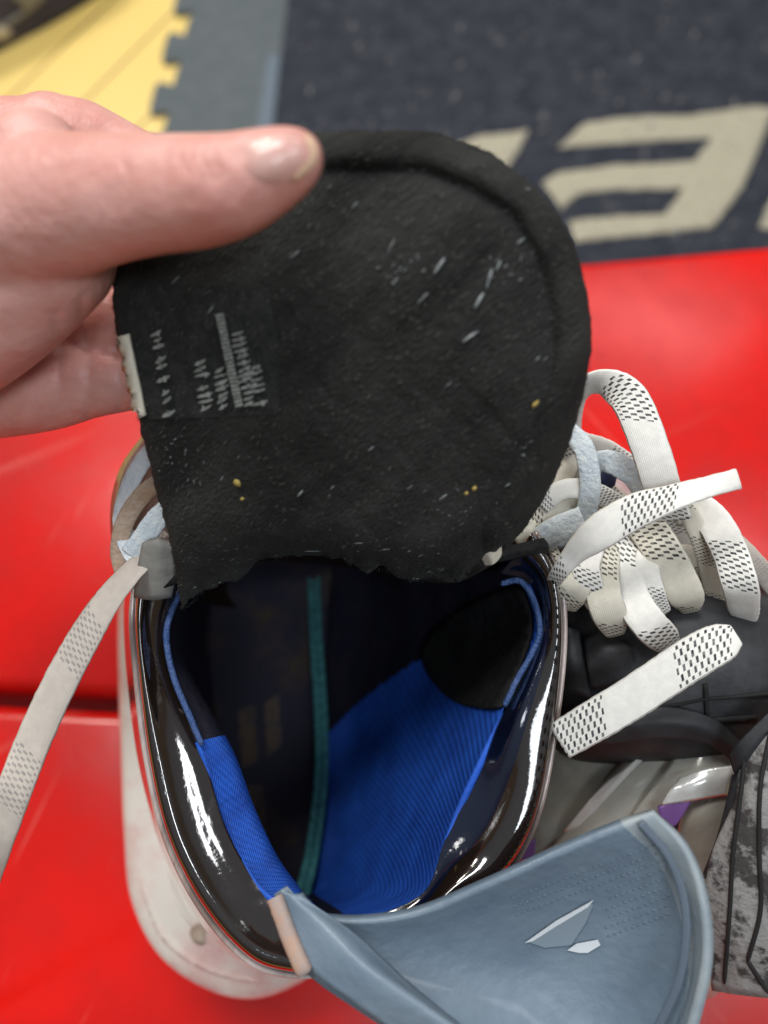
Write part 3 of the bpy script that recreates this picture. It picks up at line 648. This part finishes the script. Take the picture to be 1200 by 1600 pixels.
# ------------------------------------------------------------ tendon guard at the heel, flopped outwards
GR = [
    [(432, 1402, .214), (520, 1438, .213), (640, 1432, .212), (760, 1385, .211), (880, 1330, .209), (965, 1292, .207), (1022, 1268, .206)],
    [(452, 1450, .211), (560, 1480, .214), (680, 1470, .217), (800, 1430, .218), (920, 1385, .216), (1020, 1350, .210), (1072, 1330, .203)],
    [(478, 1502, .207), (620, 1540, .213), (740, 1530, .219), (850, 1500, .222), (960, 1465, .219), (1055, 1430, .210), (1096, 1415, .200)],
    [(560, 1560, .202), (690, 1600, .210), (800, 1600, .217), (900, 1580, .220), (1000, 1550, .217), (1070, 1520, .208), (1098, 1500, .199)],
    [(660, 1625, .198), (780, 1660, .206), (880, 1670, .213), (950, 1660, .216), (1010, 1640, .213), (1055, 1610, .206), (1075, 1600, .199)],
    [(760, 1700, .196), (850, 1730, .203), (920, 1745, .209), (970, 1740, .211), (1010, 1720, .209), (1035, 1700, .205), (1045, 1690, .199)]]
guard = grid('tendon_guard', GR, [M['guard'], M['guardrim']], skate, n=9, nv=9, thick=.0026, noise=.0010, nfreq=45,
             matfn=lambda i, j: 1 if j > 5.15 else 0)
bgd = bvh_of(guard)
grid('guard_flange', [[(428, 1398, .2145), (440, 1392, .212), (470, 1400, .2105)], [(452, 1450, .2095), (500, 1440, .206), (560, 1462, .207)], [(480, 1512, .205), (560, 1500, .200), (640, 1535, .203)], [(560, 1575, .199), (640, 1560, .195), (720, 1600, .198)], [(680, 1660, .196), (740, 1630, .192), (810, 1670, .195)]], M['guard'], guard, n=7, thick=.003)
ribbon('foam_edge', [(430, 1402, .2115, 20), (440, 1430, .2095, 20), (452, 1462, .2075, 20), (470, 1505, .2045, 20), (476, 1516, .2045, 20)], .0046, M['guardedge'], guard, th=.004)
ribbon('rolled_rib', [(1000, 1285, .2055, 0), (1042, 1335, .2045, 0), (1066, 1395, .2035, 0), (1072, 1460, .2025, 0), (1058, 1540, .2025, 0), (1020, 1620, .204, 0)], .0022, mat('slate_rib', (.085, .115, .155), .55), guard, th=.0006)
drape('emblem', [(822, 1468), (868, 1440), (922, 1408), (926, 1412), (914, 1440), (892, 1474), (850, 1478)], bgd, mat('emblem_grey', (.22, .28, .33), .3), guard, off=.0006, thick=.0002, step=8, smooth_edge=False)
drape('emblem_edge', [(820, 1470), (868, 1436), (926, 1404), (918, 1414), (868, 1444), (832, 1467)], bgd, M['glint'], guard, off=.0007, thick=.0002, step=6, smooth_edge=False)
drape('emblem_edge', [(886, 1482), (900, 1472), (934, 1466), (938, 1474), (918, 1486), (904, 1486)], bgd, M['glint'], guard, off=.0007, thick=.0002, step=6, smooth_edge=False)
bm = bmesh.new()                                              # rows of moulded dashes
for r in range(9):
    for k in range(26):
        px = 800 + k * 9.2 + r * 4; py = 1402 - k * 3.4 + r * 13
        if r > 2 and not (px > 945): continue
        if px < 1045: fleck(bm, bgd, px, py, 5, .6, 2.2, .0002)
bm_obj('dimples', bm, mat('pale_dimple', (.17, .22, .26), .5), guard)

# ------------------------------------------------------------ second skate, lying beside it
sk2 = thing('ice_skate', (.13, .0, 0), 'black and taupe ice skate lying on its side at the right with loose white laces', 'ice skate', 'ice skates on the bench')
# the quarter of the boot
q = grid('boot_shell', [
    [(858, 860, .285), (900, 840, .275), (980, 830, .27), (1080, 850, .272), (1180, 900, .28), (1300, 960, .30)],
    [(862, 960, .28), (920, 950, .265), (1010, 945, .255), (1110, 950, .252), (1210, 960, .258), (1340, 1000, .28)],
    [(866, 1060, .28), (930, 1060, .262), (1020, 1060, .25), (1120, 1050, .245), (1220, 1050, .25), (1350, 1080, .275)],
    [(866, 1160, .285), (930, 1168, .266), (1020, 1165, .254), (1110, 1160, .25), (1220, 1150, .254), (1350, 1170, .275)],
    [(870, 1200, .30), (930, 1200, .288), (1020, 1200, .276), (1110, 1200, .27), (1220, 1200, .27), (1350, 1220, .29)]],
    M['blackplastic'], sk2, n=8, nv=8, thick=.004, noise=.001, nfreq=40)
bq = bvh_of(q)
for pl in ([(990, 1112), (1100, 1090), (1205, 1080), (1290, 1076), (1290, 1080), (1100, 1094), (990, 1117)], [(985, 1134), (1090, 1122), (1180, 1116), (1182, 1124), (1090, 1130), (985, 1142)],
           [(1098, 1068), (1105, 1067), (1108, 1118), (1101, 1119)]):
    drape('seam_groove', pl, bq, M['shadowline'], sk2, off=.0005, thick=.0006, step=8, smooth_edge=False)
grid('pad_block', [[(912, 1000, .262), (938, 985, .258), (962, 992, .257)], [(918, 1040, .256), (950, 1020, .252), (985, 1012, .252)], [(925, 1078, .258), (965, 1068, .254), (1000, 1052, .254)]], M['blackplastic'], sk2, n=6, thick=.006)
grid('pad_block', [[(868, 990, .268), (885, 980, .262), (905, 985, .262)], [(872, 1040, .264), (892, 1035, .259), (915, 1045, .259)], [(875, 1090, .266), (898, 1085, .262), (925, 1092, .262)]], M['blackplastic'], sk2, n=6, thick=.006)
grid('ankle_roll', [[(868, 1118, .266), (940, 1118, .252), (1030, 1104, .246), (1110, 1120, .245), (1165, 1165, .25)], [(868, 1136, .264), (940, 1138, .250), (1030, 1128, .2435), (1105, 1140, .2435), (1150, 1172, .248)], [(870, 1160, .266), (940, 1164, .2525), (1030, 1154, .246), (1100, 1160, .246), (1140, 1186, .25)]], M['blackplastic'], sk2, n=8, thick=.004)
# slanting taupe panels of the side
grid('side_panel', [[(846, 1165, .288), (900, 1160, .284), (1000, 1160, .275)], [(842, 1250, .286), (880, 1240, .283), (935, 1240, .278)], [(820, 1345, .288), (850, 1330, .285), (880, 1310, .282)]], M['taupe'], sk2, n=6, thick=.003)
grid('side_panel', [[(1000, 1160, .272), (1050, 1155, .266), (1100, 1150, .262)], [(925, 1245, .276), (985, 1235, .268), (1045, 1220, .262)], [(845, 1345, .284), (900, 1325, .276), (985, 1290, .268)]], M['taupe2'], sk2, n=6, thick=.003)
grid('side_panel', [[(1070, 1160, .262), (1110, 1165, .258), (1160, 1180, .256)], [(1020, 1230, .262), (1085, 1225, .256), (1150, 1225, .254)], [(985, 1280, .266), (1050, 1280, .262), (1140, 1300, .260)]], M['taupe2'], sk2, n=6, thick=.003)
grid('side_panel', [[(1100, 1238, .257), (1130, 1222, .254), (1165, 1215, .254)], [(1060, 1290, .262), (1100, 1290, .258), (1140, 1290, .258)], [(1060, 1420, .280), (1100, 1430, .275), (1130, 1420, .272)], [(1080, 1560, .30), (1110, 1560, .295), (1135, 1540, .29)]], M['taupe2'], sk2, n=6, thick=.003)
grid('accent', [[(1028, 1262, .2555), (1055, 1252, .2545), (1082, 1250, .2535)], [(1030, 1278, .2560), (1052, 1274, .2550), (1070, 1270, .2540)], [(1030, 1296, .2570), (1045, 1294, .2560), (1056, 1290, .2550)]], M['purple'], sk2, n=5, thick=.001)
grid('accent', [[(810, 1318, .281), (822, 1314, .281), (838, 1312, .281)], [(800, 1345, .281), (815, 1345, .281), (835, 1340, .281)]], M['purple'], sk2, n=5, thick=.001)
grid('side_panel', [[(850, 1130, .296), (960, 1125, .292), (1080, 1130, .285), (1190, 1150, .285)], [(845, 1200, .298), (960, 1200, .292), (1080, 1200, .285), (1190, 1210, .285)], [(830, 1380, .30), (950, 1380, .30), (1080, 1380, .295), (1190, 1380, .295)]], M['taupe'], sk2, n=6, thick=.003)
grid('glint_patch', [[(1060, 1216, .2555), (1100, 1202, .2530), (1146, 1196, .2520)], [(1046, 1236, .2540), (1096, 1224, .2515), (1142, 1216, .2510)], [(1034, 1258, .2550), (1090, 1250, .2528), (1138, 1242, .2520)]], M['glint_film'], sk2, n=6, thick=.001)  # bright patch painting the glint on the side panel
grid('glint_patch', [[(985, 1190, .268), (1000, 1182, .266), (1012, 1180, .266)], [(930, 1240, .272), (948, 1236, .2700), (962, 1232, .2700)], [(880, 1300, .280), (895, 1298, .278), (905, 1296, .278)]], M['glint_film'], sk2, n=6, thick=.001)  # second painted glint, a bright streak down the slanting panel
# ribbed felt cuff at the far right
cuff = grid('cuff', [
    [(1150, 1165, .238), (1185, 1130, .234), (1230, 1100, .232), (1300, 1080, .235)],
    [(1150, 1240, .236), (1180, 1230, .231), (1230, 1220, .229), (1300, 1210, .232)],
    [(1110, 1340, .240), (1160, 1340, .234), (1230, 1340, .231), (1300, 1330, .234)],
    [(1100, 1440, .246), (1155, 1450, .239), (1225, 1455, .236), (1300, 1450, .238)],
    [(1112, 1548, .254), (1165, 1556, .246), (1230, 1562, .243), (1300, 1562, .245)]],
    [M['greyfelt'], M['greyfelt2']], sk2, n=8, nv=8, thick=.009, noise=.001, nfreq=60, matfn=lambda i, j: 0)
bc = bvh_of(cuff)
for pts in ([(1166, 1160), (1160, 1230), (1146, 1330), (1140, 1430), (1132, 1535)], [(1205, 1140), (1188, 1230), (1186, 1330), (1188, 1420), (1168, 1500)], [(1168, 1500), (1200, 1550)]):
    W_ = []
    for x, y in cr(np.array(pts, float), 6):
        p, n_ = hit(bc, x, y, .0003)
        if p is not None: W_.append(tuple(p))
    if len(W_) > 2: tube('welt', W_, .0007, M['shadowline'], sk2, n=2, pix=False)
grid('cuff_binding', [[(1138, 1180, .237), (1158, 1155, .234), (1215, 1100, .232)], [(1144, 1200, .237), (1166, 1174, .233), (1222, 1116, .231)], [(1150, 1218, .238), (1174, 1190, .234), (1230, 1132, .232)]], M['blackplastic'], sk2, n=6, thick=.003)
grid('cuff_binding', [[(1144, 1210, .237), (1152, 1208, .2355), (1162, 1210, .235)], [(1122, 1300, .240), (1131, 1306, .2385), (1142, 1310, .238)], [(1094, 1375, .246), (1101, 1372, .2445), (1110, 1372, .244)]], M['blackplastic'], sk2, n=6, thick=.003)
# underside and toe so that the boot is a body, lying on the bench
def oring(x, cy, cz, ry, rz, n=14): return [(x, cy + ry * math.cos(2 * math.pi * t / n), cz + rz * math.sin(2 * math.pi * t / n)) for t in range(n)]
grid('boot_body', [oring(.078, .03, .10, .01, .01), oring(.082, .03, .098, .05, .05), oring(.12, .028, .085, .06, .06), oring(.17, .03, .08, .058, .056), oring(.24, .05, .07, .05, .045), oring(.30, .06, .06, .04, .036), oring(.33, .06, .06, .004, .004)], M['blackplastic'], sk2, n=4, nv=5, pix=False, closed=True)
# foundations of the lace heap: dark tongue between the laces
grid('tongue', [[(850, 690, .30), (900, 680, .295), (960, 700, .29), (1010, 760, .29)], [(840, 780, .29), (905, 770, .275), (980, 790, .268), (1060, 830, .27)], [(850, 870, .285), (920, 870, .268), (1010, 870, .26), (1110, 890, .262)], [(860, 950, .28), (940, 950, .265), (1040, 950, .256), (1150, 960, .258)]], [M['pinkcloth'], M['blackplastic']], sk2, n=7, thick=.005, matfn=lambda i, j: 1 if (i > 1.3 or j > 2.3) else 0)
LW = .0128
def lace(pts, wd=LW, m='lace', uoff=0, th=.0012): return ribbon('lace', pts, wd * .88, M[m], sk2, uoff=uoff, th=th)
# tall loop
lace([(890, 730, .262, 20, .7), (896, 660, .25, 55, .8), (908, 615, .243, 50, .8), (940, 600, .237, 28, .9), (982, 622, .232, 0), (1012, 690, .229, 0), (1034, 760, .231, 5), (1052, 812, .24, 15)], .0125, uoff=3.4)
lace([(886, 672, .246, 0), (912, 700, .242, 0), (922, 755, .243, 0), (912, 810, .248, 0), (880, 860, .255, 0)], .0075, 'lacepale')
# knot parts
lace([(915, 770, .252, 0), (925, 730, .246, 25), (955, 722, .242, 10), (995, 748, .243, 0), (1015, 790, .247, 0)], .0085, 'lacepale')
tube('loop_hole', [(925, 748, .256), (936, 745, .253), (948, 752, .256)], .004, M['iris'], sk2)  # added dark tube standing in for the dark hole of the lace loop
lace([(838, 815, .252, 0), (868, 795, .25, 0), (915, 790, .25, 0), (955, 800, .252, 0)], .0100, 'lace2', 1)
lace([(835, 852, .252, 0), (870, 828, .246, 0), (912, 812, .244, 0)], .0100, 'lacepale')
lace([(800, 838, .25, 0), (835, 812, .252, 0), (872, 752, .256, 0), (892, 700, .26, 0)], .0105, 'lace2', 2)
# rounded loops hanging over the instep
lace([(915, 842, .254, 0), (905, 880, .247, 0), (896, 915, .243, 0), (890, 938, .246, 0, .85), (888, 952, .252, 0, .5)], .0125, 'lace2', 4.1)
lace([(950, 840, .252, 0), (940, 880, .246, 0), (943, 930, .241, 0), (955, 968, .243, 0, .95), (962, 992, .250, 0, .55)], .0125, 'lace2', 0)
lace([(985, 835, .252, 0), (975, 880, .246, 0), (988, 935, .242, 0), (1014, 975, .240, 0), (1040, 1000, .243, 0, .9), (1052, 1012, .25, 0, .5)], .0125, 'lace', 0.2)
lace([(1000, 812, .250, 0), (1028, 850, .244, 0), (1056, 900, .241, 0), (1074, 936, .243, 0, .9), (1080, 955, .25, 0, .5)], .0135, 'lace2', 0)
lace([(820, 800, .258, 0), (850, 860, .250, 0), (868, 905, .247, 0), (884, 935, .250, 0, .7)], .0100, 'lace2', 2)
lace([(905, 690, .262, 20), (950, 705, .257, 20), (1000, 745, .256, 0), (1040, 800, .258, 0), (1080, 860, .262, 0), (1120, 900, .266, 0)], .0085, 'lace', 2)
lace([(870, 770, .262, 0), (905, 742, .259, 0), (950, 770, .2585, 0), (1005, 830, .258, 0)], .0080, 'lace2', 1)
lace([(1015, 905, .262, 0), (1050, 870, .259, 0), (1095, 880, .258, 0), (1120, 930, .262, 0)], .0090, 'lace2', .3)
lace([(845, 790, .250, 10), (880, 765, .247, 0), (925, 768, .2455, 0), (968, 792, .247, 0), (1000, 830, .252, 0)], .0075, 'lace', 0.6)
lace([(925, 850, .249, 0), (915, 885, .244, 0), (922, 920, .242, 0, .95), (930, 948, .247, 0, .6)], .0100, 'lace', 2.2)
lace([(1018, 850, .2480, 0), (1010, 890, .2430, 0), (1020, 930, .2420, 0), (1038, 958, .246, 0, .6)], .0090, 'lace', 1.4)
lace([(1040, 770, .244, 30), (1075, 800, .246, 20), (1098, 850, .248, 0), (1112, 905, .252, 0), (1118, 950, .258, 0)], .0075, 'lace2', 0)
# big loop at the right
lace([(1050, 800, .254, 0), (1078, 790, .249, 20), (1112, 812, .244, 15), (1140, 862, .240, 0), (1156, 915, .239, 0), (1162, 950, .246, 0, .9), (1163, 970, .254, 0, .7)], .0122, 'lace', 1.2)
lace([(1100, 810, .262, 0), (1150, 850, .260, 0), (1188, 890, .262, 0), (1220, 930, .268, 0)], .0080, 'lace3', 1)
# free end crossing over
lace([(850, 935, .262, 15, .4), (868, 905, .238, 15, .45), (895, 868, .231, 10, .62), (935, 833, .2255, 0, .95), (990, 800, .2225, -5, .95), (1050, 777, .2205, -35, .85), (1105, 761, .2195, -20, .6), (1154, 748, .2195, 0, .55)], .0125, 'lace', 1.9)
# lace end in front of the black boot
lace([(874, 1158, .236, 0, .95), (925, 1128, .231, 0), (985, 1092, .227, 0), (1045, 1052, .224, 0), (1095, 1020, .2225, 0), (1130, 1002, .2225, 0, .9), (1150, 992, .223, 0, .55)], .0136, 'lace', 3.45)

# ------------------------------------------------------------ the hand
hand = thing('hand', D(40, 420, .22), 'pinkish left hand gripping the black felt tongue, thumb in front and fingers behind', 'hand')
bones = [
    [(-260, 470, .225, 135), (-100, 400, .205, 128), (40, 338, .188, 118), (150, 314, .178, 101), (230, 306, .172, 91), (310, 300, .167, 86), (365, 290, .163, 78), (415, 270, .161, 66), (445, 256, .160, 56), (462, 248, .160, 46)],   # thumb
    [(-260, 560, .23, 140), (-120, 520, .215, 130), (-10, 470, .205, 112), (80, 400, .195, 100)],                                                                     # ball of the thumb
    [(-260, 300, .25, 120), (-60, 262, .232, 100), (60, 235, .226, 78), (120, 226, .225, 68), (190, 250, .226, 58), (270, 285, .222, 52), (350, 300, .217, 46)],      # index
    [(-260, 420, .26, 120), (-60, 400, .25, 100), (60, 390, .245, 80), (160, 400, .240, 66), (260, 400, .226, 52), (340, 400, .220, 46)],                                                                       # middle
    [(-260, 520, .26, 120), (-60, 520, .25, 105), (60, 505, .243, 82), (135, 505, .238, 68), (215, 500, .230, 54), (300, 500, .224, 46)],                                                                       # ring
    [(-260, 600, .26, 110), (-60, 600, .25, 92), (60, 598, .242, 78), (130, 590, .238, 66), (200, 590, .234, 52), (270, 585, .230, 44)],                              # little
]
bm = bmesh.new()
for ch in bones:
    Q = cr(np.array(ch, float), 7)
    for q_ in Q:
        p = D(q_[0], q_[1], q_[2]); r = q_[3] / 1200 * q_[2]
        fl_ = .92
        mt = Matrix.Translation(p) @ Matrix((RIGHT, UP, -FWD)).transposed().to_4x4() @ Matrix.Diagonal((r, r, r * fl_, 1))
        bmesh.ops.create_icosphere(bm, subdivisions=3, radius=1, matrix=mt)
for px, py, d, r in [(80, 215, .226, 66), (130, 222, .226, 62), (395, 258, .160, 52), (250, 262, .169, 50), (60, 250, .186, 75)]:  # knuckle folds
    bmesh.ops.create_icosphere(bm, subdivisions=3, radius=r / 1200 * d, matrix=Matrix.Translation(D(px, py, d)))
tmp = bm_obj('tmp', bm, M['skin'])
rmh = tmp.modifiers.new('r', 'REMESH'); rmh.mode = 'VOXEL'; rmh.voxel_size = .00095
sm = tmp.modifiers.new('s', 'SMOOTH'); sm.iterations = 14; sm.factor = .6
dg = bpy.context.evaluated_depsgraph_get(); hm = bpy.data.meshes.new_from_object(tmp.evaluated_get(dg))
bpy.data.objects.remove(tmp)
# creases over the thumb joint
for v in hm.vertices:
    rel = v.co - CAM; d = rel.dot(FWD); px = 600 + 1200 * rel.dot(RIGHT) / d; py = 800 - 1200 * rel.dot(UP) / d
    if d < .2:
        for cx, sl, wd, dp, y0, y1 in ((322, .25, 5, .0008, 215, 300), (338, .22, 4, .0007, 215, 290), (306, .3, 4, .0007, 215, 300), (290, .3, 5, .0005, 220, 290), (196, .1, 7, .0004, 220, 320), (372, -.2, 5, .00025, 215, 260)):
            if y0 < py < y1:
                k = math.exp(-((px - cx - sl * (py - 260) - 3 * math.sin(py * .12)) / wd) ** 2) * math.sin(math.pi * (py - y0) / (y1 - y0))
                v.co += rel.normalized() * dp * k
    if px < 240 and 425 < py < 690 and d > .19:
        for fx, sl, wd, dp in ((176, .12, 7, .0009), (128, .10, 9, .0011), (84, .05, 8, .0007)):
            k = math.exp(-((px - fx - sl * (py - 540) - 8 * math.sin((py - 430) * .014)) / wd) ** 2) * min(1, (py - 425) / 40)
            v.co += rel.normalized() * dp * k
    v.co += rel.normalized() * (NZ.noise(v.co * 90) * .0007 + NZ.noise(v.co * 260) * .00018)
hm.materials.clear()
for p in hm.polygons: p.use_smooth = True
hd = link('body', hm, M['skin'], hand)
bhd = bvh_of(hd)
drape('thumbnail', [(386, 240), (390, 226), (412, 214), (440, 207), (466, 208), (484, 220), (489, 240), (484, 256), (462, 275), (430, 283), (400, 276), (386, 258)], bhd, M['nail'], hand, off=.0001, thick=.0004, step=5, dome=.0006)
drape('nail_tip', [(474, 212), (486, 222), (492, 240), (486, 257), (464, 277), (458, 274), (476, 256), (482, 240), (478, 226)], bhd, mat('nail_edge', (.70, .50, .34), .4), hand, off=.0007, thick=.0003, step=4)
